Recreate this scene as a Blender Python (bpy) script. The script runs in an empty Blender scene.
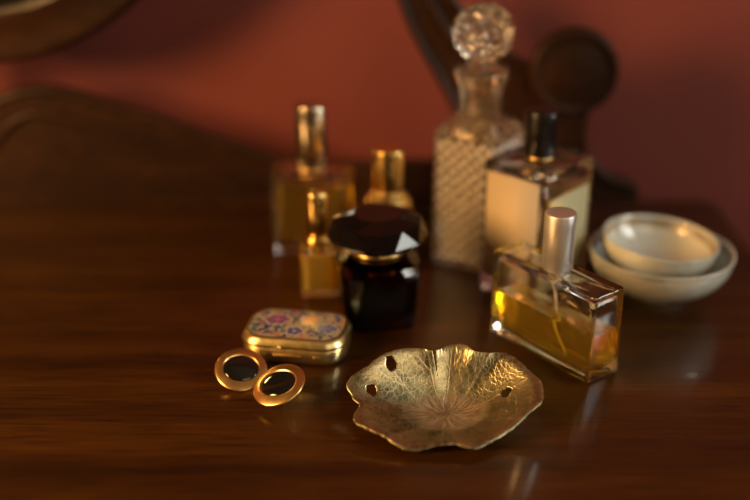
import bpy, bmesh, math, random
import numpy as np
from mathutils import Vector, Matrix
random.seed(4); PI = math.pi
C = bpy.context.scene.collection
SC = bpy.context.scene
T = 0.75                     # height of the dressing table's top above the floor (metres)

# ------------------------------------------------------------------ camera
CAM_H = 0.33; PITCH = 24.0
cam = bpy.data.cameras.new('camera'); camo = bpy.data.objects.new('camera', cam); C.objects.link(camo)
cam.lens = 55; cam.sensor_width = 36; cam.clip_start = 0.01; cam.clip_end = 50
camo.location = (0, 0, T + CAM_H); camo.rotation_euler = (math.radians(90 - PITCH), 0, 0)
cam.dof.use_dof = True; cam.dof.focus_distance = 0.622; cam.dof.aperture_fstop = 2.1
SC.camera = camo
# ------------------------------------------------------------------ view, world, lights
SC.view_settings.view_transform = 'Standard'; SC.view_settings.look = 'None'
SC.view_settings.gamma = 1; SC.view_settings.use_curve_mapping = False
SC.view_settings.exposure = 0.64
w = bpy.data.worlds.new('world'); SC.world = w; w.use_nodes = True
w.node_tree.nodes['Background'].inputs[0].default_value = (1.0, 0.6, 0.35, 1)
w.node_tree.nodes['Background'].inputs[1].default_value = 0.02
try:
    SC.cycles.max_bounces = 20; SC.cycles.transmission_bounces = 18; SC.cycles.glossy_bounces = 10
    SC.cycles.blur_glossy = 0.6; SC.cycles.sample_clamp_indirect = 6
except Exception: pass

def area(name, loc, target, sx, sy, power, col):
    l = bpy.data.lights.new(name, 'AREA'); l.shape = 'RECTANGLE'; l.size = sx; l.size_y = sy
    l.energy = power; l.color = col
    o = bpy.data.objects.new(name, l); C.objects.link(o); o.location = loc
    o.rotation_euler = (Vector(target) - Vector(loc)).to_track_quat('-Z', 'Y').to_euler()
    return o
# warm lamp standing to the left of the table, daylight through the window on the right
area('warm_lamp_light', (-.84, 0.14, T + 0.44), (0.0, 0.65, T), 0.28, 0.40, 9.5, (1.0, 0.52, 0.18))
area('added_fill_light', (1.1, -1.3, 1.95), (0, .8, T), 1.3, 1.3, 6.5, (1.0, .72, .45))  # soft fill added to lift the dim parts, not a lamp of the room
area('window_light', (1.93, 0.0, T + 0.88), (0.1, 0.6, T), 0.42, 1.05, 11.0, (0.97, 0.97, 0.86))

# ------------------------------------------------------------------ helpers
def at(px, py, Y):           # point of the place seen at a photo pixel, at distance Y (table coordinates)
    f = 750 * 55 / 36; p = math.radians(PITCH)
    u = (px - 375) / f; v = -(py - 250) / f
    dy = math.cos(p) + v * math.sin(p); dz = -math.sin(p) + v * math.cos(p)
    t = Y / dy
    return u * t, CAM_H + dz * t
def tag(o, label=None, cat=None, group=None, kind=None):
    if label: o['label'] = label
    if cat: o['category'] = cat
    if group: o['group'] = group
    if kind: o['kind'] = kind
    return o
def thing(name, label, cat, loc=(0, 0, 0), rz=0, group=None):
    o = bpy.data.objects.new(name, None); C.objects.link(o); o.empty_display_size = 0.01
    o.location = (loc[0], loc[1], loc[2] + T); o.rotation_euler = (0, 0, math.radians(rz))
    return tag(o, label, cat, group)
def obj(name, bm, m, parent=None, smooth=True, angle=35, recalc=False):
    if recalc: bmesh.ops.recalc_face_normals(bm, faces=bm.faces[:])
    me = bpy.data.meshes.new(name)
    if smooth:
        for f in bm.faces: f.smooth = True
        lim = math.radians(angle)
        for e in bm.edges:
            if len(e.link_faces) == 2 and e.calc_face_angle(0) > lim: e.smooth = False
    bm.to_mesh(me); bm.free()
    me.materials.append(m)
    o = bpy.data.objects.new(name, me); C.objects.link(o)
    if parent: o.parent = parent
    return o
def rrect(w, d, r, n=6):
    pts = []
    r = max(r, 1e-5)
    for cx, cy, a0 in ((w/2-r, d/2-r, 0), (-w/2+r, d/2-r, 90), (-w/2+r, -d/2+r, 180), (w/2-r, -d/2+r, 270)):
        for k in range(n + 1):
            a = math.radians(a0 + 90 * k / n); pts.append((cx + r*math.cos(a), cy + r*math.sin(a)))
    return pts
def ngon(r, n, ph=0):
    return [(r*math.cos(ph + 2*PI*k/n), r*math.sin(ph + 2*PI*k/n)) for k in range(n)]
def ring(pts, z, cx=0, cy=0): return [(x + cx, y + cy, z) for x, y in pts]
def loft(bm, rings, cap0=True, cap1=True, flip=False, mat=None):
    V = []
    for r in rings:
        V.append([bm.verts.new(mat @ Vector(p) if mat else p) for p in r])
    n = len(V[0]); fs = []
    for a, b in zip(V[:-1], V[1:]):
        for i in range(n):
            j = (i + 1) % n
            fs.append(bm.faces.new((a[i], a[j], b[j], b[i])))
    if cap0: fs.append(bm.faces.new(V[0][::-1]))
    if cap1: fs.append(bm.faces.new(V[-1]))
    if flip: bmesh.ops.reverse_faces(bm, faces=fs)
    return V
def lathe(bm, prof, n=48, cap0=True, cap1=True, flip=False, mat=None):
    return loft(bm, [ring(ngon(r, n), z) for r, z in prof], cap0, cap1, flip, mat)
def box(bm, x0, x1, y0, y1, z0, z1, bev=0.0):
    P = [(x0,y0),(x1,y0),(x1,y1),(x0,y1)]
    if bev <= 0: return loft(bm, [ring(P, z0), ring(P, z1)])
    w, d = x1-x0, y1-y0; cx, cy = (x0+x1)/2, (y0+y1)/2
    R = []
    for dz, ins in ((0, bev), (bev*.3, bev*.3), (bev, 0)): R.append(ring(rrect(w-2*ins, d-2*ins, bev, 3), z0+dz, cx, cy))
    for dz, ins in ((bev, 0), (bev*.3, bev*.3), (0, bev)): R.append(ring(rrect(w-2*ins, d-2*ins, bev, 3), z1-dz, cx, cy))
    return loft(bm, R)
def tube(bm, pts, rad, n=10, closed=False, sy=1.0):
    P = [Vector(p) for p in pts]; m = len(P); rings = []
    up = Vector((0, 1, 0)) if abs((P[1]-P[0]).normalized().y) < .9 else Vector((0, 0, 1))
    for i in range(m):
        a = P[i-1] if (i or closed) else P[i]; b = P[(i+1) % m] if (i < m-1 or closed) else P[i]
        t = (b - a).normalized(); s = t.cross(up).normalized(); u = s.cross(t)
        r = rad[i] if isinstance(rad, (list, tuple)) else rad
        rings.append([P[i] + s*math.cos(2*PI*k/n)*r + u*math.sin(2*PI*k/n)*r*sy for k in range(n)])
    if closed: rings.append(rings[0])
    if not closed: return loft(bm, rings)
    V = [[bm.verts.new(p) for p in r] for r in rings[:-1]]
    for i in range(m):
        A, B = V[i], V[(i+1) % m]
        for k in range(n): bm.faces.new((A[k], A[(k+1) % n], B[(k+1) % n], B[k]))
def prism_y(bm, poly, y0, y1, bev=0.0):       # outline in x,z given depth along y
    fr = bm.faces.new([bm.verts.new((x, y0, z)) for x, z in poly])
    r = bmesh.ops.extrude_face_region(bm, geom=[fr])
    for v in r['geom']:
        if isinstance(v, bmesh.types.BMVert): v.co.y = y1
    bmesh.ops.recalc_face_normals(bm, faces=bm.faces[:])
def smooth_line(P, per=8, closed=False):
    out = []; n = len(P)
    rng = range(n if closed else n-1)
    for i in rng:
        p0 = P[(i-1) % n] if closed or i > 0 else P[i]; p1 = P[i]; p2 = P[(i+1) % n]
        p3 = P[(i+2) % n] if closed or i < n-2 else P[i+1]
        for k in range(per):
            t = k/per
            out.append(tuple(.5*((2*b)+(-a+c)*t+(2*a-5*b+4*c-d)*t*t+(-a+3*b-3*c+d)*t**3) for a, b, c, d in zip(p0, p1, p2, p3)))
    if not closed: out.append(tuple(P[-1]))
    return out

# ------------------------------------------------------------------ materials
def mat(name, col=(.5,.5,.5), rough=.5, metal=0, **k):
    m = bpy.data.materials.new(name); m.use_nodes = True
    b = m.node_tree.nodes['Principled BSDF']
    b.inputs['Base Color'].default_value = (*col, 1); b.inputs['Roughness'].default_value = rough
    b.inputs['Metallic'].default_value = metal
    for key, v in k.items(): b.inputs[key.replace('_', ' ')].default_value = v
    return m
def N(m, t, **k):
    n = m.node_tree.nodes.new(t)
    for a, v in k.items(): setattr(n, a, v)
    return n
def L(m, a, b): m.node_tree.links.new(a, b)
def B(m): return m.node_tree.nodes['Principled BSDF']
def ramp(m, fac, stops):
    r = N(m, 'ShaderNodeValToRGB'); e = r.color_ramp.elements
    while len(e) < len(stops): e.new(.5)
    for el, (p, c) in zip(e, stops): el.position = p; el.color = (*c, 1)
    L(m, fac, r.inputs[0]); return r.outputs[0]
def noise(m, scale, sc=(1,1,1), detail=4, co='Object', rough=.5, dist=0):
    tc = N(m, 'ShaderNodeTexCoord'); mp = N(m, 'ShaderNodeMapping'); mp.inputs['Scale'].default_value = sc
    L(m, tc.outputs[co], mp.inputs[0]); n = N(m, 'ShaderNodeTexNoise')
    n.inputs['Scale'].default_value = scale; n.inputs['Detail'].default_value = detail; n.inputs['Roughness'].default_value = rough
    n.inputs['Distortion'].default_value = dist
    L(m, mp.outputs[0], n.inputs[0]); return n.outputs[0]
def bump(m, h, strength, dist):
    b = N(m, 'ShaderNodeBump'); b.inputs['Strength'].default_value = strength; b.inputs['Distance'].default_value = dist
    L(m, h, b.inputs['Height']); L(m, b.outputs[0], B(m).inputs['Normal']); return b
def mixc(m, fac, a, b, mode='MIX'):
    x = N(m, 'ShaderNodeMix', data_type='RGBA', blend_type=mode)
    if isinstance(fac, (int, float)): x.inputs[0].default_value = fac
    else: L(m, fac, x.inputs[0])
    for i, v in ((6, a), (7, b)):
        if isinstance(v, tuple): x.inputs[i].default_value = (*v, 1)
        else: L(m, v, x.inputs[i])
    return x.outputs[2]
def wood(name, dark, mid, lite, sc, rough=.2, coat=.5):
    m = mat(name, mid, rough)
    big = noise(m, 3.0, sc, 5, dist=.3); fine = noise(m, 34.0, sc, 8, rough=.72)
    c1 = ramp(m, big, [(.3, dark), (.52, mid), (.72, lite)])
    c2 = ramp(m, fine, [(.36, (.28,.24,.20)), (.46, (.80,.77,.74)), (.62, (1.3,1.3,1.25))])
    L(m, mixc(m, 1.0, c1, c2, 'MULTIPLY'), B(m).inputs['Base Color'])
    bump(m, fine, .10, .0004)
    B(m).inputs['Coat Weight'].default_value = coat; B(m).inputs['Specular IOR Level'].default_value = .25; B(m).inputs['Coat Roughness'].default_value = .07
    return m
TABLE = wood('polished_mahogany', (.028,.0088,.0008), (.054,.0182,.0014), (.084,.0300,.0022), (.55, 13.0, 4.0), .30, .38)
CARVED = wood('carved_mahogany', (.018,.0060,.0016), (.030,.0105,.0026), (.045,.016,.004), (2.0, 5.0, 9.0), .5, .06)
WALL = mat('oxblood_wall_paint', (.27,.045,.034), .75)
nz = noise(WALL, 2.2, detail=3); L(WALL, ramp(WALL, nz, [(.3,(.175,.036,.027)), (.7,(.220,.047,.036))]), B(WALL).inputs['Base Color'])
SIDE = mat('tan_wall_paint', (.30,.22,.13), .8); bump(SIDE, noise(SIDE, 30), .05, .002)
FLOOR = wood('floor_boards', (.04,.02,.01), (.07,.035,.018), (.1,.05,.03), (.3, 3.0, 1.0), .4, .1)
CEIL = mat('ceiling_plaster', (.45,.38,.32), .9); bump(CEIL, noise(CEIL, 40), .05, .002)
PAINT = mat('window_paint', (.5,.46,.4), .5); bump(PAINT, noise(PAINT, 60), .05, .001)
def glass(name, col=(1,1,1), ior=1.5, rough=0.0):
    m = mat(name, col, rough, IOR=ior, Transmission_Weight=1.0); return m
def glow_tint(m, col, k):      # diffuse share put in for the glow of light through the scent
    B(m).inputs['Base Color'].default_value = (*col, 1); B(m).inputs['Transmission Weight'].default_value = k; return m
def absorb(m, col, dens):
    v = N(m, 'ShaderNodeVolumeAbsorption'); v.inputs[0].default_value = (*col, 1); v.inputs[1].default_value = dens
    L(m, v.outputs[0], m.node_tree.nodes['Material Output'].inputs['Volume']); return m
GLASS = glass('clear_glass', (1.0,.985,.96))
CRYSTAL = glass('cut_crystal', (1.0,.92,.76), 1.54, .01); B(CRYSTAL).inputs['Transmission Weight'].default_value = .98
def liquid(name, col, dens): return absorb(glass(name, (1,1,1), 1.36), col, dens)
AMBER = glow_tint(liquid('amber_liquid', (1.0,.92,.20), 85), (1.0,.82,.14), .89)
STRAW = glow_tint(liquid('straw_liquid', (1.0,.92,.30), 90), (1.0,.82,.22), .92)
GOLDJ = glow_tint(liquid('honey_liquid', (1.0,.86,.14), 120), (1.0,.80,.12), .66)
PALE = glow_tint(liquid('pale_liquid', (1.0,.88,.50), 45), (1.0,.85,.5), .88)
def metal(name, col, rough, bs=0.0, sc=(1,1,1)):
    m = mat(name, col, rough, 1.0)
    n = noise(m, 220, sc, 3); r = N(m, 'ShaderNodeMapRange'); r.inputs[3].default_value = rough*.75; r.inputs[4].default_value = rough*1.3
    L(m, n, r.inputs[0]); L(m, r.outputs[0], B(m).inputs['Roughness'])
    if bs: bump(m, n, bs, .0002)
    return m
GOLD = metal('polished_gold', (.98,.66,.25), .30)
GOLDCAP = metal('gold_cap_metal', (.96,.70,.25), .21)
STEEL = metal('satin_aluminium', (.82,.82,.81), .40, .08); B(STEEL).inputs['Metallic'].default_value = .85
CHROME = metal('chrome_cap_metal', (.90,.80,.60), .19)
BRASS = metal('box_brass', (.76,.63,.30), .32)
BLKPL = mat('black_cap_plastic', (.006,.005,.005), .32); bump(BLKPL, noise(BLKPL, 90), .02, .0002)
BLKGL = absorb(glass('smoked_glass', (.22,.10,.08), 1.5), (.4,.12,.08), 160)
BLKFAC = mat('black_faceted_glass', (.006,.004,.004), .06, Specular_IOR_Level=.45); bump(BLKFAC, noise(BLKFAC, 50), .01, .0002)
ONYX = mat('black_onyx', (.006,.007,.006), .10, Coat_Weight=1.0); bump(ONYX, noise(ONYX, 90), .02, .0002)
PORC = mat('white_porcelain', (.70,.73,.66), .16, Coat_Weight=.6, Coat_Roughness=.05); bump(PORC, noise(PORC, 60), .02, .0004)
PALELAB = mat('cream_label_paper', (.62,.60,.36), .6); bump(PALELAB, noise(PALELAB, 400), .1, .0001)
CREAMLAB = mat('warm_lit_label_paper', (.60,.50,.34), .6); bump(CREAMLAB, noise(CREAMLAB, 400), .1, .0001)  # label copy with the warm lamp's tint put into its colour
MIRROR = mat('mirror_glass', (.75,.78,.72), .03, 1.0)
TUBE = mat('dip_tube', (.8,.75,.6), .3, Transmission_Weight=.5)

# ------------------------------------------------------------------ the room
def struct(name, bm, m, parent=None):
    o = obj(name, bm, m, parent, recalc=True)
    if not parent: o['kind'] = 'structure'
    return o
WB = 0.885
bm = bmesh.new(); box(bm, -2.1, 2.1, WB, WB+.1, 0, 2.6); struct('wall_back', bm, WALL)
bm = bmesh.new(); box(bm, -2.1, -2.0, -2.4, WB, 0, 2.6); struct('wall_left', bm, SIDE)
bm = bmesh.new(); box(bm, -2.1, 2.1, -2.5, -2.4, 0, 2.6); struct('wall_front', bm, SIDE)
bm = bmesh.new()                                       # right wall with the window opening
wy0, wy1, wz0, wz1 = -.45, .45, .85, 2.15
for a in ((2.0,2.1,-2.4,wy0,0,2.6),(2.0,2.1,wy1,WB,0,2.6),(2.0,2.1,wy0,wy1,0,wz0),(2.0,2.1,wy0,wy1,wz1,2.6)): box(bm, *a)
struct('wall_right', bm, SIDE)
bm = bmesh.new(); box(bm, -2.1, 2.1, -2.5, WB+.1, -.1, 0); struct('floor', bm, FLOOR)
bm = bmesh.new(); box(bm, -2.1, 2.1, -2.5, WB+.1, 2.6, 2.7); struct('ceiling', bm, CEIL)
bm = bmesh.new()
for a in ((2.0,2.08,wy0,wy0+.05,wz0,wz1),(2.0,2.08,wy1-.05,wy1,wz0,wz1),(2.0,2.08,wy0+.05,wy1-.05,wz0,wz0+.05),(2.0,2.08,wy0+.05,wy1-.05,wz1-.05,wz1)): box(bm, *a)
wf = struct('window_1', bm, PAINT)
bm = bmesh.new(); box(bm, 2.04, 2.046, wy0+.05, wy1-.05, wz0+.05, wz1-.05); obj('pane', bm, GLASS, wf)
bm = bmesh.new(); box(bm, -2.0, 2.0, WB-.014, WB, 0, .12); struct('baseboard_back', bm, CARVED)

# ------------------------------------------------------------------ dressing table
dt = thing('dressing_table', 'dark polished mahogany dressing table with scrolled back board against the red wall', 'dressing table', (0, 0, -T))
dtT = T
def shift(bm, dz=T):
    for v in bm.verts: v.co.z += dz
TX0, TX1, TY0, TY1 = -.86, .268, .27, .842
bm = bmesh.new(); R = []
cx, cy, tw, td = (TX0+TX1)/2, (TY0+TY1)/2, TX1-TX0, TY1-TY0
for z, ins in ((-.026,.012),(-.022,.006),(-.016,.005),(-.012,.001),(-.006,0),(-.002,.001),(-.0006,.0025),(0,.005)):
    R.append(ring(rrect(tw-2*ins, td-2*ins, .012, 5), z, cx, cy))
loft(bm, R); shift(bm); obj('tabletop', bm, TABLE, dt)
bm = bmesh.new(); box(bm, TX0+.03, TX1-.03, TY0+.03, TY1-.02, -.20, -.025, .003); shift(bm); obj('drawer_case', bm, CARVED, dt)
for k in range(2):
    bm = bmesh.new(); xa = TX0+.06+k*.51; box(bm, xa, xa+.48, TY0+.018, TY0+.032, -.175, -.05, .003); shift(bm)
    dr = obj('drawer', bm, TABLE, dt)
    bm = bmesh.new(); lathe(bm, [(.006,0),(.005,.01),(.012,.018),(.013,.024),(.008,.029)], 20, mat=Matrix.Translation((xa+.24, TY0+.018, -.112+T)) @ Matrix.Rotation(PI/2, 4, 'X')); obj('knob', bm, GOLD, dr)
for x in (TX0+.06, TX1-.06):
    for y in (TY0+.06, TY1-.06):
        bm = bmesh.new(); lathe(bm, [(.016,0),(.018,.03),(.014,.06),(.022,.3),(.026,.42),(.018,.45),(.028,.47),(.028,.552)], 20, mat=Matrix.Translation((x, y, 0))); obj('leg', bm, CARVED, dt)
# back board: scrolled outline rising to the left, low behind the bottles
BY = .822
top = [at(px, py, BY) for px, py in ((-60,150),(-30,118),(0,101),(28,93),(60,93),(100,104),(160,123),(220,143),(280,163),(305,167))]
top += [at(px, py, BY) for px, py in ((360,168),(430,166),(520,170))]
top = smooth_line(top, 6)
poly = [(top[0][0]-.25, .0005)] + [(top[0][0]-.25, top[0][1]-.01)] + top + [(top[-1][0]+.02, .0005)]
bm = bmesh.new(); prism_y(bm, poly, BY, BY+.016); shift(bm)
bb = obj('back_board', bm, CARVED, dt)
bm = bmesh.new(); tube(bm, [(x, BY+.004, z+.0) for x, z in top], .0045, 10, sy=1.3); shift(bm); obj('edge_moulding', bm, CARVED, bb)
inn = smooth_line([at(px, py, BY) for px, py in ((-45,190),(-20,160),(0,136),(14,121),(36,113),(60,116),(100,127),(160,146),(220,165),(275,184))], 6)
bm = bmesh.new(); tube(bm, [(x, BY-.001, z) for x, z in inn], .0030, 10); shift(bm); obj('inner_moulding', bm, CARVED, bb)
# right scroll bracket with its round boss
SY = .806
o1 = [(396,-18),(402,0),(414,31),(431,62),(450,96),(468,135),(474,165),(470,196),(468,203)]
o2 = [(637,206),(638,192),(630,183),(606,176),(590,160),(586,135),(588,112),(574,100),(552,86),(536,72),(500,48),(472,24),(452,0),(444,-18)]
P = smooth_line([at(*p, SY) for p in o1], 5) + smooth_line([at(*p, SY) for p in o2], 5)
P = [(x, max(z, .0006)) for x, z in P]
seen = []; 
for p in P:
    if not seen or (abs(p[0]-seen[-1][0]) + abs(p[1]-seen[-1][1])) > .0008: seen.append(p)
bm = bmesh.new(); prism_y(bm, seen, SY, SY+.016); shift(bm)
sb = obj('scroll_bracket', bm, CARVED, dt)
for pts, r in ((o1[:6], .0032), ([(444,-18),(452,0),(472,24),(500,48),(530,68)], .0034), ([(428,-10),(440,20),(462,46),(500,68),(534,90),(552,112)], .0028), ([(590,162),(608,178),(636,187)], .0032)):
    bm = bmesh.new(); tube(bm, [(x, SY-.0005, z) for x, z in smooth_line([at(*p, SY) for p in pts], 6)], r, 10); shift(bm); obj('moulding', bm, CARVED, sb)
bx, bz = at(575, 73, SY-.012)
bm = bmesh.new(); lathe(bm, [(.028,0),(.0305,.004),(.0318,.010),(.0318,.016),(.0305,.0190),(.0285,.0200),(.0270,.0185),(.020,.0195),(.012,.021),(.0005,.0215)], 56,
      mat=Matrix.Translation((bx, SY+.006, bz+T)) @ Matrix.Rotation(PI/2, 4, 'X')); obj('round_boss', bm, CARVED, sb)

# ------------------------------------------------------------------ oval mirror
mx, my, mz = -.282, .800, .3213
mr = thing('dressing_mirror', 'oval dressing mirror in a dark wooden frame above the left of the table', 'mirror', (mx, my, .001))
bm = bmesh.new(); NE = 96; a, b = .185, .204
prof = [(-.036,.006),(-.036,-.002),(-.034,-.005),(-.030,-.005),(-.027,-.0035),(-.012,-.0045),(-.004,-.004),(-.001,-.001),(0,.003),(0,.012),(-.036,.012)]
V = []
for k in range(NE):
    th = 2*PI*k/NE
    V.append([bm.verts.new(((a+p)*math.cos(th), q, mz + (b+p)*math.sin(th))) for p, q in prof])
for k in range(NE):
    A, D = V[k], V[(k+1) % NE]
    for i in range(len(prof)): j = (i+1) % len(prof); bm.faces.new((A[i], D[i], D[j], A[j]))
obj('mirror_frame', bm, CARVED, mr, recalc=True)
bm = bmesh.new()
e = [((a-.034)*math.cos(2*PI*k/NE), (b-.034)*math.sin(2*PI*k/NE)) for k in range(NE)]
r0 = [bm.verts.new((x, .006, mz+z)) for x, z in e]; r1 = [bm.verts.new((x, .010, mz+z)) for x, z in e]
bm.faces.new(r0); bm.faces.new(r1)
for k in range(NE): bm.faces.new((r0[k], r0[(k+1)%NE], r1[(k+1)%NE], r1[k]))
obj('mirror_glass', bm, MIRROR, mr, recalc=True)
for s in (-1,):
    bm = bmesh.new(); lathe(bm, [(.018,0),(.018,.006),(.010,.012),(.009,.05),(.012,.08),(.012,.30),(.009,.33),(.014,.36),(.003,.38)], 20, mat=Matrix.Translation((s*.202, .002, 0))); obj('post', bm, CARVED, mr)
bm = bmesh.new(); box(bm, -.064, -.044, .003, .012, .0, mz-b+.004, .002); obj('stand', bm, CARVED, mr)

# ------------------------------------------------------------------ bottles
def glass_box(w, d, h, r, wall, base, roof, neck=None, dome=.0, n=6, bev=.0012):
    """outer shell and inner cavity of a thick rectangular glass bottle"""
    bm = bmesh.new(); R = []
    for z, ins in ((0, bev*1.3), (bev*.35, bev*.4), (bev*1.2, 0), (h-bev*1.2, 0), (h-bev*.35, bev*.4), (h, bev*1.3)):
        R.append(ring(rrect(w-2*ins, d-2*ins, max(r-ins*.5, .0004), n), z))
    if neck: R += [ring(rrect(neck*2.6, min(neck*2.4, d*.8), min(neck*1.15, d*.38), n), h+.0002), ring(rrect(neck*2, neck*2, neck*.999, n), h+.0012), ring(rrect(neck*2, neck*2, neck*.999, n), h+.004)]
    loft(bm, R)
    iw, idp, ri = w-2*wall, d-2*wall, max(r-wall*.3, .0015)
    top = h-roof; R = []
    for z, ins in ((base, .0022), (base+.0006, .0008), (base+.002, 0), (top-.004, 0), (top-.0012, .0012), (top, .0035)):
        R.append(ring(rrect(iw-2*ins, idp-2*ins, ri, n), z))
    if neck:
        nn = neck*.55
        R += [ring(rrect(max(iw*.45, nn*3), min(idp*.6, nn*3), min(idp*.28, nn*1.4), n), top+dome*.5), ring(rrect(nn*2, nn*2, nn*.999, n), top+dome), ring(rrect(nn*2, nn*2, nn*.999, n), h+.003)]
    loft(bm, R, flip=True)
    return bm, iw, idp, ri
def liq(iw, idp, ri, base, lev, n=6, e=.00006):
    bm = bmesh.new(); R = []
    for z, ins in ((base-e, .0022), (base+.0006, .0008), (base+.002, 0), (lev-.0004, 0), (lev, -.0)):
        R.append(ring(rrect(iw-2*ins+2*e, idp-2*ins+2*e, ri, n), z))
    loft(bm, R); return bm
def cap_mesh(r, z0, z1, e=.0008, n=56, crown=0.0):
    bm = bmesh.new(); lathe(bm, [(r-e, z0), (r, z0+e), (r, z1-e*1.2), (r-e*.35, z1-e*.35), (r-e*1.3, z1), (r*.5, z1+crown*.8), (.0003, z1+crown)], n); return bm

# 1 the front bottle
t = thing('perfume_bottle', 'wide rectangular glass perfume bottle half full of amber scent with satin silver cap', 'perfume bottle', (.1043, .5955, .0002), -53.2)
bm, iw, idp, ri = glass_box(.082, .0255, .0535, .0026, .0034, .0062, .0040, neck=.0068, dome=.0012)
obj('glass_body', bm, GLASS, t, angle=28)
bm = liq(iw, idp, ri, .0062, .0285); obj('liquid', bm, AMBER, t, angle=28)
obj('cap', cap_mesh(.0090, .0545, .0880, .0007), STEEL, t)
bm = bmesh.new(); lathe(bm, [(.0076,.0534),(.0080,.0537),(.0080,.0545),(.0076,.0548)], 40); obj('collar', bm, STEEL, t)
bm = bmesh.new(); tube(bm, smooth_line([(0,0,.054),(.001,0,.042),(.006,.001,.022),(.016,.002,.0085)], 6), .0011, 10); obj('dip_tube', bm, TUBE, t)

# 2 tall square bottle, black cap
t = thing('perfume_bottle', 'tall square glass perfume bottle with shiny black cap and cream label', 'perfume bottle', (.104, .684, .0002), -42)
bm, iw, idp, ri = glass_box(.047, .054, .0895, .0020, .0042, .0085, .0060, neck=.0085, dome=.001)
obj('glass_body', bm, GLASS, t, angle=28)
bm = liq(iw, idp, ri, .0085, .0740); obj('liquid', bm, PALE, t, angle=28)
obj('cap', cap_mesh(.0102, .0912, .1210, .0010), BLKPL, t)
bm = bmesh.new(); lathe(bm, [(.0086,.0897),(.0092,.0902),(.0092,.0914),(.0086,.0916)], 40); obj('collar', bm, GOLD, t)
bm = bmesh.new(); box(bm, .02352, .02372, -.022, .022, .014, .072); obj('label', bm, PALELAB, t)
bm = bmesh.new(); box(bm, -.0205, .0190, -.02722, -.02702, .012, .083); obj('label', bm, CREAMLAB, t)

# 3 far left bottle
t = thing('perfume_bottle', 'clear flat perfume bottle of pale scent under a tall gilt cap, farthest left', 'perfume bottle', (-.0435, .7445, .0002), -7)
bm, iw, idp, ri = glass_box(.0540, .025, .0610, .0030, .0050, .0090, .0050, neck=.0075, dome=.001)
obj('glass_body', bm, GLASS, t, angle=28)
bm = liq(iw, idp, ri, .0090, .0500); obj('liquid', bm, STRAW, t, angle=28)
obj('cap', cap_mesh(.0108, .0622, .1062, .0009), CHROME, t)
bm = bmesh.new(); lathe(bm, [(.0088,.0603),(.0098,.0607),(.0098,.0622),(.0088,.0625)], 40); obj('collar', bm, GOLD, t)

# 4 little vial
t = thing('perfume_vial', 'tiny slim glass vial of honey coloured scent with narrow golden sprayer cap', 'perfume bottle', (-.0370, .6740, .0002), 8)
bm, iw, idp, ri = glass_box(.0220, .0220, .0340, .0045, .0018, .0040, .0030, neck=.0052, dome=.001)
obj('glass_body', bm, GLASS, t, angle=28)
bm = liq(iw, idp, ri, .0040, .0290); obj('liquid', bm, GOLDJ, t, angle=28)
bm = bmesh.new(); lathe(bm, [(.0066,.0344),(.0080,.0350),(.0080,.0392),(.0072,.0398),(.0066,.0400)], 40); obj('collar', bm, GOLDCAP, t)
bm = bmesh.new(); lathe(bm, [(.0060,.0400),(.0068,.0405),(.0068,.0560),(.0068,.0600),(.0068,.0690),(.0062,.0704),(.0002,.0708)], 40); obj('cap', bm, GOLDCAP, t)

# 5 gold atomiser behind the black bottle
t = thing('perfume_atomiser', 'round shouldered all gold perfume atomiser behind the black faceted bottle', 'perfume bottle', (.0088, .7130, .0002))
bm = bmesh.new(); lathe(bm, [(.0145,0),(.0160,.0010),(.0166,.0030),(.0168,.040),(.0165,.046),(.0152,.0505),(.0128,.0535),(.0110,.0548),(.0108,.0560)], 56); obj('body', bm, GOLDCAP, t)
obj('cap', cap_mesh(.0106, .0562, .0855, .0009), GOLDCAP, t)
bm = bmesh.new(); lathe(bm, [(.0100,.0555),(.0106,.0558),(.0106,.0568),(.0100,.0571)], 40); obj('collar', bm, GOLD, t)

# 6 black faceted bottle
t = thing('faceted_bottle', 'squat black glass perfume bottle with wide faceted disc stopper and gold neck ring', 'perfume bottle', (.0015, .6390, .0002), 11)
def octo(r, sharp=.42): 
    q = rrect(2*r, 2*r, r*sharp, 2); return q
bm = bmesh.new()
loft(bm, [ring(octo(r, s), z) for r, z, s in ((.0195,0,.4),(.0212,.0012,.42),(.0218,.004,.42),(.0245,.030,.45),(.0252,.037,.5),(.0240,.0415,.6),(.0185,.0440,.8),(.0135,.0450,.99),(.0135,.0470,.99))])
loft(bm, [ring(octo(r, s), z) for r, z, s in ((.0150,.0060,.5),(.0172,.0070,.5),(.0212,.033,.5),(.0205,.0375,.6),(.0150,.0405,.8),(.0080,.0415,.99),(.0080,.0460,.99))], flip=True)
obj('glass_body', bm, BLKGL, t, angle=12)
bm = bmesh.new(); loft(bm, [ring(octo(r+.00006, s), z) for r, z, s in ((.0150,.0060,.5),(.0172,.0070,.5),(.0200,.0235,.5))]); obj('liquid', bm, absorb(glass('dark_scent', (.4,.2,.12), 1.36), (.6,.25,.1), 90), t, angle=12)
bm = bmesh.new(); lathe(bm, [(.0128,.0452),(.0158,.0452),(.0166,.0460),(.0166,.0472),(.0158,.0480),(.0128,.0480)], 48); obj('neck_ring', bm, GOLD, t)
bm = bmesh.new(); n = 11
M_ROT = .01
rg = [(.0125,.0478,0),(.0215,.0500,.5),(.0298,.0545,0),(.0310,.0570,.5),(.0250,.0658,0),(.0150,.0700,.5)]
VV = []
for r, z, ph in rg: VV.append([bm.verts.new(((r*(1.09 if (z == .0658 and k != 9) else 1))*math.cos(2*PI*(k+ph)/n+M_ROT), (r*(1.09 if (z == .0658 and k != 9) else 1))*math.sin(2*PI*(k+ph)/n+M_ROT), z)) for k in range(n)])
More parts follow.
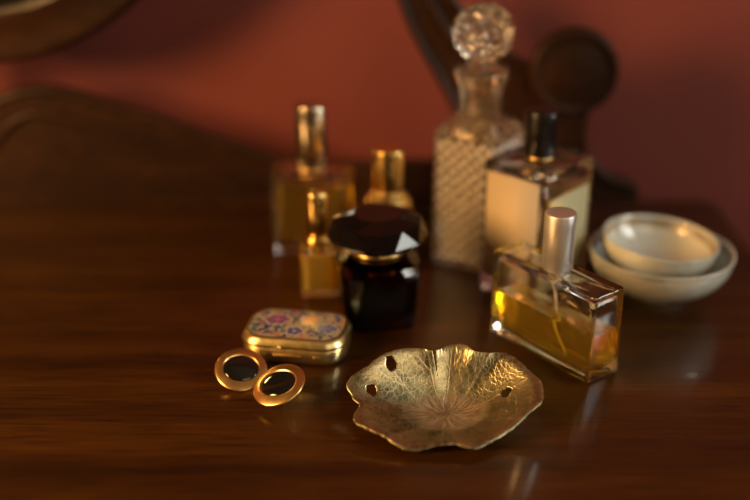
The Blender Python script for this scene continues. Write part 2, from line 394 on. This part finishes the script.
for i in range(len(VV)-1):
    A, D = VV[i], VV[i+1]; o = 0 if rg[i][2] == 0 else 1
    for k in range(n):
        if o == 0: bm.faces.new((A[k], A[(k+1)%n], D[k])); bm.faces.new((D[k], A[(k+1)%n], D[(k+1)%n]))
        else: bm.faces.new((A[k], D[(k+1)%n], D[k])); bm.faces.new((A[k], A[(k+1)%n], D[(k+1)%n]))
bm.faces.new(VV[0][::-1]); bm.faces.new(VV[-1])
obj('stopper', bm, BLKFAC, t, smooth=False, recalc=True)

# 7 cut crystal decanter
t = thing('crystal_decanter', 'square cut crystal decanter with flared neck and round faceted ball stopper', 'decanter', (.0695, .7290, .0002), -30)
bm = bmesh.new(); S = .0236; q = 22; R = []
def pattern(s, z):           # cut diamonds on the flat faces
    a = ((s + z) / .0085) % 1.0; b = ((s - z) / .0085) % 1.0
    return min(min(a, 1-a), min(b, 1-b)) * 2
H1 = .090; nz_ = 78
def decring(half, z, amp, rc=.006, taper=1):
    pts = []
    base = rrect(2*half, 2*half, rc, 5)
    # resample the outline evenly
    P = [Vector((x, y)) for x, y in base]; P.append(P[0]); seg = [ (P[i+1]-P[i]).length for i in range(len(P)-1)]; tot = sum(seg)
    M = 192; out = []; i = 0; acc = 0
    for k in range(M):
        d = tot*k/M
        while acc + seg[i] < d: acc += seg[i]; i += 1
        tt = (d-acc)/seg[i] if seg[i] > 0 else 0
        p = P[i].lerp(P[i+1], tt); dirn = p.normalized()
        face = max(abs(p.x), abs(p.y)); side = min(abs(p.x), abs(p.y))
        s = p.y if abs(p.x) > abs(p.y) else p.x
        flat = 1.0 if side < half-.0035 else 0.0
        nrm = Vector((math.copysign(1, p.x), 0)) if abs(p.x) > abs(p.y) else Vector((0, math.copysign(1, p.y)))
        off = -amp * (1 - pattern(s, z)) * flat
        p = p + nrm*off
        out.append((p.x, p.y, z))
    return out
for z, h_ in ((0, S-.002), (.0008, S-.0006), (.002, S)): R.append(decring(h_, z, 0))
for k in range(nz_+1): R.append(decring(S, .004 + (.090-.004)*k/nz_, .0026))
for z, h_, rc in ((.0915,S,.006),(.0945,S-.0006,.008),(.0980,S-.0028,.011),(.1010,S-.0058,.0130),(.1035,.0150,.0140)): R.append(decring(h_, z, 0, rc))
for z, r in ((.105,.0142),(.108,.0138),(.115,.0138),(.121,.0145),(.127,.0165),(.131,.0180),(.1325,.0184),(.1338,.0178),(.1340,.0130)):
    R.append([(r*(1+.035*math.cos(8*a_))*math.cos(a_), r*(1+.035*math.cos(8*a_))*math.sin(a_), z) for a_ in [2*PI*k/192 + math.atan2(R[-1][0][1], R[-1][0][0])*0 for k in range(192)]])
# align round rings with the square outline start
a0 = math.atan2(R[0][0][1], R[0][0][0])
for i in range(len(R)-9, len(R)):
    z = R[i][0][2]; r = [.0142,.0138,.0138,.0145,.0165,.0180,.0184,.0178,.0130][i-(len(R)-9)]
    R[i] = []
    for k in range(192):
        p = R[0][k]; a_ = math.atan2(p[1], p[0]); rr = r*(1+.03*math.cos(8*a_)); R[i].append((rr*math.cos(a_), rr*math.sin(a_), z))
# cavity with open neck
loft(bm, R)
RI = []
for z, h_, rc in ((.009,.0120,.005),(.0095,.0155,.006),(.012,.0165,.006),(.091,.0172,.007),(.097,.0150,.009),(.1025,.0095,.0094)): RI.append(ring(rrect(2*h_, 2*h_, rc, 6), z))
for z, r in ((.106,.0090),(.118,.0092),(.130,.0098),(.1335,.0102)): RI.append(ring(rrect(2*r, 2*r, r*.999, 6), z))
loft(bm, RI, flip=True)
fro = []
for f in bm.faces:
    c = f.calc_center_median()
    if .005 < c.z < .0895 and max(abs(c.x), abs(c.y)) > S-.0029 and min(abs(c.x), abs(c.y)) < S-.0035:
        if pattern(c.y if abs(c.x) > abs(c.y) else c.x, c.z) < .26: f.material_index = 1
o = obj('crystal_body', bm, CRYSTAL, t, angle=14)
FROST = glass('frosted_cuts', (1.0,.93,.78), 1.5, .35); B(FROST).inputs['Transmission Weight'].default_value = .45; o.data.materials.append(FROST)
bm = bmesh.new(); bmesh.ops.create_icosphere(bm, subdivisions=3, radius=.0190, matrix=Matrix.Translation((0,0,.1580)))
# raise alternating cut points
for f in list(bm.faces):
    if random.random() < 2:
        c = f.calc_center_median(); d = (c - Vector((0,0,.158))).normalized()
        r = bmesh.ops.poke(bm, faces=[f]); r['verts'][0].co = Vector((0,0,.158)) + d*.0199
lathe(bm, [(.0070,.1225),(.0080,.1240),(.0086,.1335),(.0100,.1350),(.0092,.1370),(.0085,.1390),(.0100,.1410)], 16)
obj('stopper', bm, CRYSTAL, t, smooth=False)


# ------------------------------------------------------------------ porcelain bowls
def bowl(name, label, loc, r, h, foot, tilt, m):
    t = thing(name, label, 'bowl', loc, 0); t.rotation_euler = tilt
    wth = .0016; out = []; inn = []
    K = 18
    for k in range(K+1):
        s = k/K; rr = foot*1.06 + (r-foot*1.06)*math.sin(s*PI/2)**.92; zz = .0045 + (h-.0045)*(1-math.cos(s*PI/2))**.88
        out.append((rr, zz))
    prof = [(foot*.86,.0018),(foot*.9,.0002),(foot*.98,0),(foot*1.0,.0006),(foot*1.0,.0045)] + out[1:] + [(r+.0006,h+.0006),(r+.0003,h+.0014),(r-.0006,h+.0016),(r-.0014,h+.0008)]
    inn = [(max(a-wth*1.2, .0003), b+wth*.75) for a, b in out[::-1][1:]]
    prof += inn + [(foot*.5, .0045+wth*.5), (.0003, .0045+wth*.45)]
    bm = bmesh.new(); lathe(bm, prof, 72, cap0=True, cap1=True)
    o = obj('bowl_body', bm, m, t)
    return t, out
big, prof_b = bowl('porcelain_bowl', 'larger white porcelain bowl standing on the table under a smaller one', (.1840, .6720, .0002), .0456, .0305, .0170, (0,0,0), PORC)
GRIM = mat('faded_gilt_band', (.42,.34,.20), .30, .25); bump(GRIM, noise(GRIM, 90), .1, .0002)
gn = noise(GRIM, 160, detail=2); L(GRIM, ramp(GRIM, gn, [(.42,(.50,.48,.42)), (.52,(.40,.33,.22)), (.66,(.62,.42,.15))]), B(GRIM).inputs['Base Color'])
sm, prof_s = bowl('porcelain_bowl', 'smaller white porcelain bowl with faded gilt rim band nested inside the larger bowl', (.1812, .6745, .0122), .0366, .0255, .0130, (math.radians(1.0), math.radians(4.0), 0), PORC)
def band(parent, out, s0, s1, off, m, name, n=72):
    k0, k1 = int(s0*18), int(s1*18); bm = bmesh.new(); pr = [(a-.0016*1.2-off, b+.0016*.75+off*.3) for a, b in out[k0:k1+1]]
    back = [(a+off*.6, b) for a, b in pr[::-1]]
    V = [[bm.verts.new((r*math.cos(2*PI*k/n), r*math.sin(2*PI*k/n), z)) for k in range(n)] for r, z in pr+back]
    for i in range(len(V)):
        A, D = V[i], V[(i+1) % len(V)]
        for k in range(n): bm.faces.new((A[k], A[(k+1)%n], D[(k+1)%n], D[k]))
    return obj(name, bm, m, parent, recalc=True)
band(sm, prof_s, .80, .95, .00022, GRIM, 'gilt_band')
band(big, prof_b, .86, .97, .00022, GRIM, 'gilt_band')
# worn blue-grey marks round the foot of the larger bowl
MARK = mat('faded_grey_print', (.20,.20,.20), .5); bump(MARK, noise(MARK, 300), .1, .0001)
bm = bmesh.new()
for k in range(22):
    th = 2*PI*k/22; j = 5; rr, zz = prof_b[j]; r2, z2 = prof_b[j+1]; rr += .0002; r2 += .0002
    for da in (-.045, .035):
        q4 = [(rr+.25*(r2-rr), zz+.25*(z2-zz), th+da), (rr+.25*(r2-rr), zz+.25*(z2-zz), th+da+.05), (rr+.8*(r2-rr), zz+.8*(z2-zz), th+da+.035), (rr+.8*(r2-rr), zz+.8*(z2-zz), th+da-.005)]
        A = [bm.verts.new((a_*math.cos(c_), a_*math.sin(c_), b_)) for a_, b_, c_ in q4]; D = [bm.verts.new(((a_-.0004)*math.cos(c_), (a_-.0004)*math.sin(c_), b_)) for a_, b_, c_ in q4]
        bm.faces.new(A); bm.faces.new(D[::-1])
        for i in range(4): bm.faces.new((A[i], A[(i+1)%4], D[(i+1)%4], D[i]))
obj('painted_border', bm, MARK, big, recalc=True)

# ------------------------------------------------------------------ pill box
t = thing('pill_box', 'small rounded brass pill box with blue and purple floral enamel lid', 'pill box', (-.0458, .5975, .0002), -9)
Wp, Dp, Rp = .0605, .0400, .0125
bm = bmesh.new(); loft(bm, [ring(rrect(Wp-2*i_, Dp-2*i_, Rp-i_*.5, 8), z) for z, i_ in ((0,.0022),(.0005,.0010),(.0016,.0002),(.0040,0),(.0098,0),(.0102,.0004))])
obj('base', bm, BRASS, t)
bm = bmesh.new(); loft(bm, [ring(rrect(Wp-2*i_, Dp-2*i_, Rp-i_*.5, 8), z) for z, i_ in ((.0103,.0004),(.0104,-.0006),(.0112,-.0009),(.0122,-.0006),(.0138,.0002),(.0152,.0010),(.0160,.0022),(.0161,.0030),(.0156,.0036))])
lid = obj('lid', bm, BRASS, t)
bm = bmesh.new(); nx, ny = 150, 100; w2, d2, r2 = Wp-.0056, Dp-.0056, Rp-.0018
G_ = {}; cols = []
def inside(x, y):
    ax, ay = abs(x)-(w2/2-r2), abs(y)-(d2/2-r2)
    return (max(ax, 0)**2 + max(ay, 0)**2) ** .5 <= r2
rng = random.Random(11)
leaves = [(rng.uniform(-.027,.027), rng.uniform(-.017,.017), rng.uniform(0, PI), rng.choice([0,0,1,2])) for _ in range(150)]
def enamel(x, y):
    c = (.34,.30,.20)
    for lx, ly, la, kind in leaves:
        dx, dy = x-lx, y-ly; u = dx*math.cos(la)+dy*math.sin(la); v = -dx*math.sin(la)+dy*math.cos(la)
        v -= 60*u*u
        if (u/.0030)**2 + (v/.00085)**2 < 1: c = ((.03,.05,.20),(.10,.20,.11),(.42,.16,.09))[kind]
    def flower(cx, cy, R, n, c1, c2, c3, c):
        d = math.hypot(x-cx, (y-cy)*1.15); a = math.atan2(y-cy, x-cx); rim = R*(1+.12*math.cos(n*a))
        if d < rim*1.35 and d > rim*1.12: return (.48,.43,.34)
        if d <= rim*1.12 and d > rim: return (.05,.05,.16)
        if d <= rim:
            k = d/rim
            if k < .25: return c3
            return c1 if (math.sin(a*n + k*7) > -.1) ^ (int(k*4) % 2 == 0) else c2
        return c
    c = flower(-.0125, .0035, .0062, 6, (.17,.06,.24), (.30,.10,.22), (.45,.20,.12), c)
    c = flower(.0075, .0060, .0050, 5, (.62,.27,.12), (.55,.38,.22), (.70,.45,.14), c)
    c = flower(.0185, -.0035, .0050, 5, (.06,.09,.30), (.20,.26,.42), (.30,.10,.18), c)
    c = flower(.0005, -.0095, .0040, 5, (.04,.05,.24), (.12,.14,.36), (.5,.4,.2), c)
    # curling dark scroll
    for sx, sy, R0 in ((-.019,-.008,.0042), (.012,-.0115,.0035), (-.022,.0105,.0035), (-.001,.0125,.0035)):
        d = math.hypot(x-sx, y-sy); a = math.atan2(y-sy, x-sx)
        rr = R0*(.35 + .65*((a+PI)/(2*PI)))
        if abs(d-rr) < .00055: c = (.03,.04,.15)
    return c
for i in range(nx+1):
    for j in range(ny+1):
        x, y = -w2/2+w2*i/nx, -d2/2+d2*j/ny
        if inside(x, y):
            z = .0160 + .0009*(1-(2*x/w2)**2)*(1-(2*y/d2)**2)
            G_[i, j] = bm.verts.new((x, y, z)); cols.append(enamel(x, y))
for (i, j) in list(G_):
    if (i+1, j) in G_ and (i, j+1) in G_ and (i+1, j+1) in G_: bm.faces.new((G_[i,j], G_[i+1,j], G_[i+1,j+1], G_[i,j+1]))
ENAMEL = mat('floral_enamel', (.6,.5,.4), .22, Coat_Weight=.5)
at_ = N(ENAMEL, 'ShaderNodeAttribute', attribute_name='paint'); L(ENAMEL, at_.outputs['Color'], B(ENAMEL).inputs['Base Color'])
o = obj('enamel_panel', bm, ENAMEL, lid)
ca = o.data.color_attributes.new('paint', 'FLOAT_COLOR', 'POINT')
for k, c in enumerate(cols): ca.data[k].color = (*c, 1)
sd = o.modifiers.new('thick', 'SOLIDIFY'); sd.thickness = .0008; sd.offset = -1
bm = bmesh.new(); box(bm, -.010, .006, -Dp/2-.0012, -Dp/2+.0005, .0050, .0066, .0004); obj('clasp', bm, GOLD, t)
bm = bmesh.new(); bmesh.ops.create_uvsphere(bm, u_segments=16, v_segments=10, radius=.0011, matrix=Matrix.Translation((-.006, -Dp/2-.0013, .0116))); obj('catch_bead', bm, GOLD, lid)
bm = bmesh.new(); box(bm, .0135, .0175, -Dp/2-.0006, -Dp/2+.0005, .0056, .0064, .0003); obj('rivet', bm, GOLD, t)

# ------------------------------------------------------------------ clip earrings
def earring(label, loc, nrm, spin, r):
    t = thing('clip_earring', label, 'earring', (loc[0], loc[1], 0), 0, 'round clip earrings in front of the pill box')
    n = Vector(nrm).normalized(); Q = n.to_track_quat('Z', 'Y').to_matrix().to_4x4() @ Matrix.Rotation(math.radians(spin), 4, 'Z')
    M = Matrix.Translation((0, 0, loc[2])) @ Q
    bm = bmesh.new(); n_ = 64
    def rg(sx, sy, z): return [(sx*math.cos(2*PI*k/n_), sy*math.sin(2*PI*k/n_), z) for k in range(n_)]
    a_, b_ = r*.68, r*.60
    loft(bm, [rg(r*.55, r*.55, -.0012), rg(r*.97, r*.97, -.0006), rg(r, r, 0), rg(r*.985, r*.985, .0005), rg(r*.95, r*.95, .0008), rg(a_*1.08, b_*1.08, .0019), rg(a_*1.03, b_*1.03, .0019), rg(a_*.97, b_*.97, .0006)], mat=M)
    obj('gold_disc', bm, GOLD, t)
    bm = bmesh.new()
    loft(bm, [rg(a_*1.0, b_*1.0, .0000)] + [rg(a_*math.cos(s_), b_*math.cos(s_), .0012+.0019*math.sin(s_)) for s_ in [k*PI/2/9 for k in range(9)]], mat=M)
    obj('black_stone', bm, ONYX, t)
    # the clip behind, which props the disc up on the table
    pb = M @ Vector((0, 0, -.0006)); up = M @ Vector((0, r*.45, -.001))
    bm = bmesh.new()
    h0 = M @ Vector((.0, r*.30, -.0008)); 
    lowz = .0007
    tube(bm, [h0, h0 + Vector((0, .001, -.6*(h0.z-lowz))), Vector((h0.x, h0.y-.001, lowz)), Vector((h0.x, h0.y-.008, lowz))], .0006, 8)
    tube(bm, [h0 + Vector((.003,0,-.0004)), h0 + Vector((.003, .001, -.6*(h0.z-lowz))), Vector((h0.x+.003, h0.y-.001, lowz)), Vector((h0.x, h0.y-.008, lowz))], .0006, 8)
    obj('clip', bm, GOLD, t)
earring('round gold clip earring with black oval stone, touching the pill box', (-.0752, .5600, .0072), (.10, -.42, .90), -12, .0147)
earring('round gold clip earring with black oval stone, nearest the viewer and leaning on its twin', (-.0520, .5385, .0100), (-.30, -.27, .91), 24, .0150)

# ------------------------------------------------------------------ leaf dish
DX, DY = .038, .523
rim = [(-16.0, 527.8, 17), (-13.9, 533.5, 21), (-3.2, 537.7, 26), (9.2, 545.1, 28), (19.0, 547.8, 29), (31.5, 546.2, 28), (42.6, 551.6, 30), (49.6, 550.0, 29), (53.7, 545.8, 27), (62.3, 545.1, 28), (70.5, 546.2, 28), (80.9, 536.2, 25), (88.4, 525.8, 20), (87.2, 511.6, 17), (77.9, 505.1, 12), (67.9, 497.5, 9), (57.6, 489.6, 7), (51.2, 484.8, 6), (40.3, 487.5, 6), (29.7, 486.9, 7), (21.6, 484.8, 6), (16.0, 484.8, 6), (3.6, 493.5, 8), (-5.1, 497.8, 10), (-11.8, 502.9, 11), (-10.4, 511.3, 10.5), (-6.9, 520.3, 8), (-10.1, 524.1, 10), (-14.8, 521.5, 14)]
pol = sorted((math.atan2(y-523, x-38), math.hypot(x-38, y-523)/1e3, z/1e3) for x, y, z in rim)
NT, NS = 720, 110
th = np.linspace(-PI, PI, NT, endpoint=False)
A_ = np.array([p[0] for p in pol]); Rr = np.array([p[1] for p in pol]); Hr = np.array([p[2] for p in pol])
RR = np.interp(th, A_, Rr, period=2*PI); HH = np.interp(th, A_, Hr, period=2*PI)
k = np.hanning(21); k /= k.sum()
RR = np.convolve(np.concatenate([RR[-10:], RR, RR[:10]]), k, 'valid'); 
k = np.hanning(75); k /= k.sum()
HH = np.convolve(np.concatenate([HH[-37:], HH, HH[:37]]), k, 'valid')
rs = np.random.RandomState(3)
JJ = .00016*np.convolve(rs.randn(NT), np.ones(5)/2.2, 'same')
s = np.linspace(.004, 1, NS)
TH, SS = np.meshgrid(th, s, indexing='ij')
k = np.hanning(121); k /= k.sum(); RS = np.convolve(np.concatenate([RR[-60:], RR, RR[:60]]), k, 'valid')
RE = RS[:, None] + (RR-RS)[:, None]*SS**5 + JJ[:, None]*SS**16
X = np.cos(TH)*SS*RE; Y = np.sin(TH)*SS*RE
Z = .0014 + (HH[:, None]-.0014)*np.clip((SS-.22)/.78, 0, 1)**1.35
# folds running out to the rim and a slightly turned lip
lob = np.cos(5*TH + .9) + .45*np.cos(9*TH+2.0)
Z += .0008*lob*SS**2.2 
Z += -.0015*np.clip((SS-.9)/.1, 0, 1)**2
# veins
vein = np.zeros_like(X)
def seg(ax, ay, bx_, by_, wd, amp):
    global vein
    dx, dy = bx_-ax, by_-ay; l2 = dx*dx+dy*dy
    u = np.clip(((X-ax)*dx+(Y-ay)*dy)/l2, 0, 1); d2 = (X-ax-u*dx)**2+(Y-ay-u*dy)**2
    vein = np.maximum(vein, amp*np.exp(-d2/(wd*wd)))
def branch(x, y, a, ln, wd, depth):
    n = 4
    for i in range(n):
        a2 = a + rs.uniform(-.10, .10); x2, y2 = x+math.cos(a2)*ln/n, y+math.sin(a2)*ln/n
        seg(x, y, x2, y2, wd, 1.0 if depth < 2 else .8); x, y, a = x2, y2, a2
        if depth < 3 and (i >= 1 or depth > 0):
            for sg in (-1, 1):
                if rs.rand() < .8: branch(x, y, a+sg*rs.uniform(.5, 1.0), ln*.42, wd*.8, depth+1)
for i in range(10):
    a = -PI + 2*PI*(i+.3)/10 + rs.uniform(-.07, .07); ii = int((a+PI)/(2*PI)*NT) % NT
    branch(.009*math.cos(a), .009*math.sin(a), a, RR[ii]*.80, .00030, 0)
core = np.clip((.50-SS)/.16, 0, 1)
keepv = vein; vein = np.zeros_like(X)
for i in range(210):
    a = rs.uniform(-PI, PI); r0_ = rs.uniform(.002, .017); a1 = a + rs.uniform(-.5, .5); l_ = rs.uniform(.003, .009)
    x0_, y0_ = r0_*math.cos(a), r0_*math.sin(a)
    seg(x0_, y0_, x0_+l_*math.cos(a1), y0_+l_*math.sin(a1), .00022, rs.uniform(.5, 1))
hair = vein; vein = keepv
vein = np.where(core > 0, np.maximum(vein*(1-core), hair*core), vein)
Z += .00014*vein
keep = np.ones((NT, NS), bool)
def hole(px, py, r):          # bored where the photo shows it on the curved wall
    f = 750*55/36; p_ = math.radians(PITCH); yy = Y+DY; zz = Z-CAM_H
    dep = yy*math.cos(p_) - zz*math.sin(p_); vv = yy*math.sin(p_) + zz*math.cos(p_)
    e2 = (375+f*(X+DX)/dep-px)**2 + (250-f*vv/dep-py)**2; k_ = np.unravel_index(np.argmin(np.where(SS > .3, e2, 1e9)), e2.shape)
    hx, hy = X[k_]+DX, Y[k_]+DY
    d = np.hypot(X-(hx-DX), (Y-(hy-DY))*1.1); aa = np.arctan2(Y-(hy-DY), X-(hx-DX))
    keep[d < r*(1+.09*np.sin(3*aa+hx*900)+.06*np.cos(5*aa))] = False
hole(391, 363, .0026); hole(372, 391, .0026); hole(506, 393, .0026)
sa = math.atan2(.545-DY, .0328-DX)
keep[(np.abs(((TH-sa+PI) % (2*PI))-PI) < .045*np.clip((SS-.66)/.3, 0, 1)) & (SS > .68)] = False
LEAF = mat('patinated_brass', (.4,.3,.14), .34, .93)
va = N(LEAF, 'ShaderNodeAttribute', attribute_name='vein'); ca_ = N(LEAF, 'ShaderNodeAttribute', attribute_name='core')
n1 = noise(LEAF, 45, detail=6, rough=.6); n2 = noise(LEAF, 160, detail=5, rough=.7)
vo = N(LEAF, 'ShaderNodeTexVoronoi', feature='DISTANCE_TO_EDGE'); vo.inputs['Scale'].default_value = 330; vo.inputs['Randomness'].default_value = 1
tc = N(LEAF, 'ShaderNodeTexCoord'); nd = N(LEAF, 'ShaderNodeTexNoise'); nd.inputs['Scale'].default_value = 120; L(LEAF, tc.outputs['Object'], nd.inputs['Vector'])
va_ = N(LEAF, 'ShaderNodeVectorMath', operation='MULTIPLY_ADD'); va_.inputs[1].default_value = (.006,.006,.006); L(LEAF, nd.outputs['Color'], va_.inputs[0]); L(LEAF, tc.outputs['Object'], va_.inputs[2]); L(LEAF, va_.outputs[0], vo.inputs['Vector'])
rp0 = ramp(LEAF, vo.outputs['Distance'], [(0,(.75,.75,.75)), (.09,(0,0,0))])
c1 = ramp(LEAF, n1, [(.36,(.16,.16,.09)), (.5,(.40,.385,.215)), (.64,(.64,.60,.36))])
c2 = mixc(LEAF, va.outputs['Fac'], c1, (.80,.68,.40)); c2 = mixc(LEAF, rp0, c2, (.78,.70,.44)); c3 = mixc(LEAF, ca_.outputs['Fac'], c2, mixc(LEAF, va.outputs['Fac'], (.22,.165,.105), (.48,.38,.26)))
c3 = mixc(LEAF, .55, c3, ramp(LEAF, n2, [(.34,(.55,.52,.48)), (.55,(1,1,1)), (.7,(1.3,1.25,1.2))]), 'MULTIPLY')
mm = N(LEAF, 'ShaderNodeMapRange'); mm.inputs[3].default_value = 1.0; mm.inputs[4].default_value = .35; L(LEAF, ca_.outputs['Fac'], mm.inputs[0]); L(LEAF, mm.outputs[0], B(LEAF).inputs['Metallic'])
L(LEAF, c3, B(LEAF).inputs['Base Color'])
rp = ramp(LEAF, vo.outputs['Distance'], [(0,(1,1,1)), (.13,(0,0,0))])
ad = N(LEAF, 'ShaderNodeMath', operation='ADD'); L(LEAF, rp, ad.inputs[0]); L(LEAF, n2, ad.inputs[1])
bump(LEAF, ad.outputs[0], .26, .00020)
co = np.stack([X, Y, Z], -1).reshape(-1, 3)
faces = []
idx = lambda i, j: (i % NT)*NS + j
for i in range(NT):
    for j in range(NS-1):
        q4 = (idx(i, j), idx(i+1, j), idx(i+1, j+1), idx(i, j+1))
        if keep[i, j] and keep[(i+1) % NT, j] and keep[(i+1) % NT, j+1] and keep[i, j+1]: faces.append((q4[0], q4[3], q4[2], q4[1]))
faces.append(tuple(idx(i, 0) for i in range(NT)))
me = bpy.data.meshes.new('leaf_dish'); me.from_pydata([tuple(c) for c in co], [], faces); me.update()
for nm, arr in (('vein', vein), ('core', core)):
    at2 = me.attributes.new(nm, 'FLOAT', 'POINT'); at2.data.foreach_set('value', arr.reshape(-1).astype(np.float32))
bm = bmesh.new(); bm.from_mesh(me)
bmesh.ops.delete(bm, geom=[v for v in bm.verts if not v.link_faces], context='VERTS')
bmesh.ops.recalc_face_normals(bm, faces=bm.faces[:])
if sum(f.normal.z for f in bm.faces) < 0: bmesh.ops.reverse_faces(bm, faces=bm.faces[:])
for f in bm.faces: f.smooth = True
bm.to_mesh(me); bm.free(); me.materials.append(LEAF)
o = bpy.data.objects.new('leaf_dish', me); C.objects.link(o); o.location = (DX, DY, T+.0002)
sd = o.modifiers.new('thick', 'SOLIDIFY'); sd.thickness = .0009; sd.offset = -1
tag(o, 'shallow brass trinket dish shaped like a veined lotus leaf with three holes', 'dish')
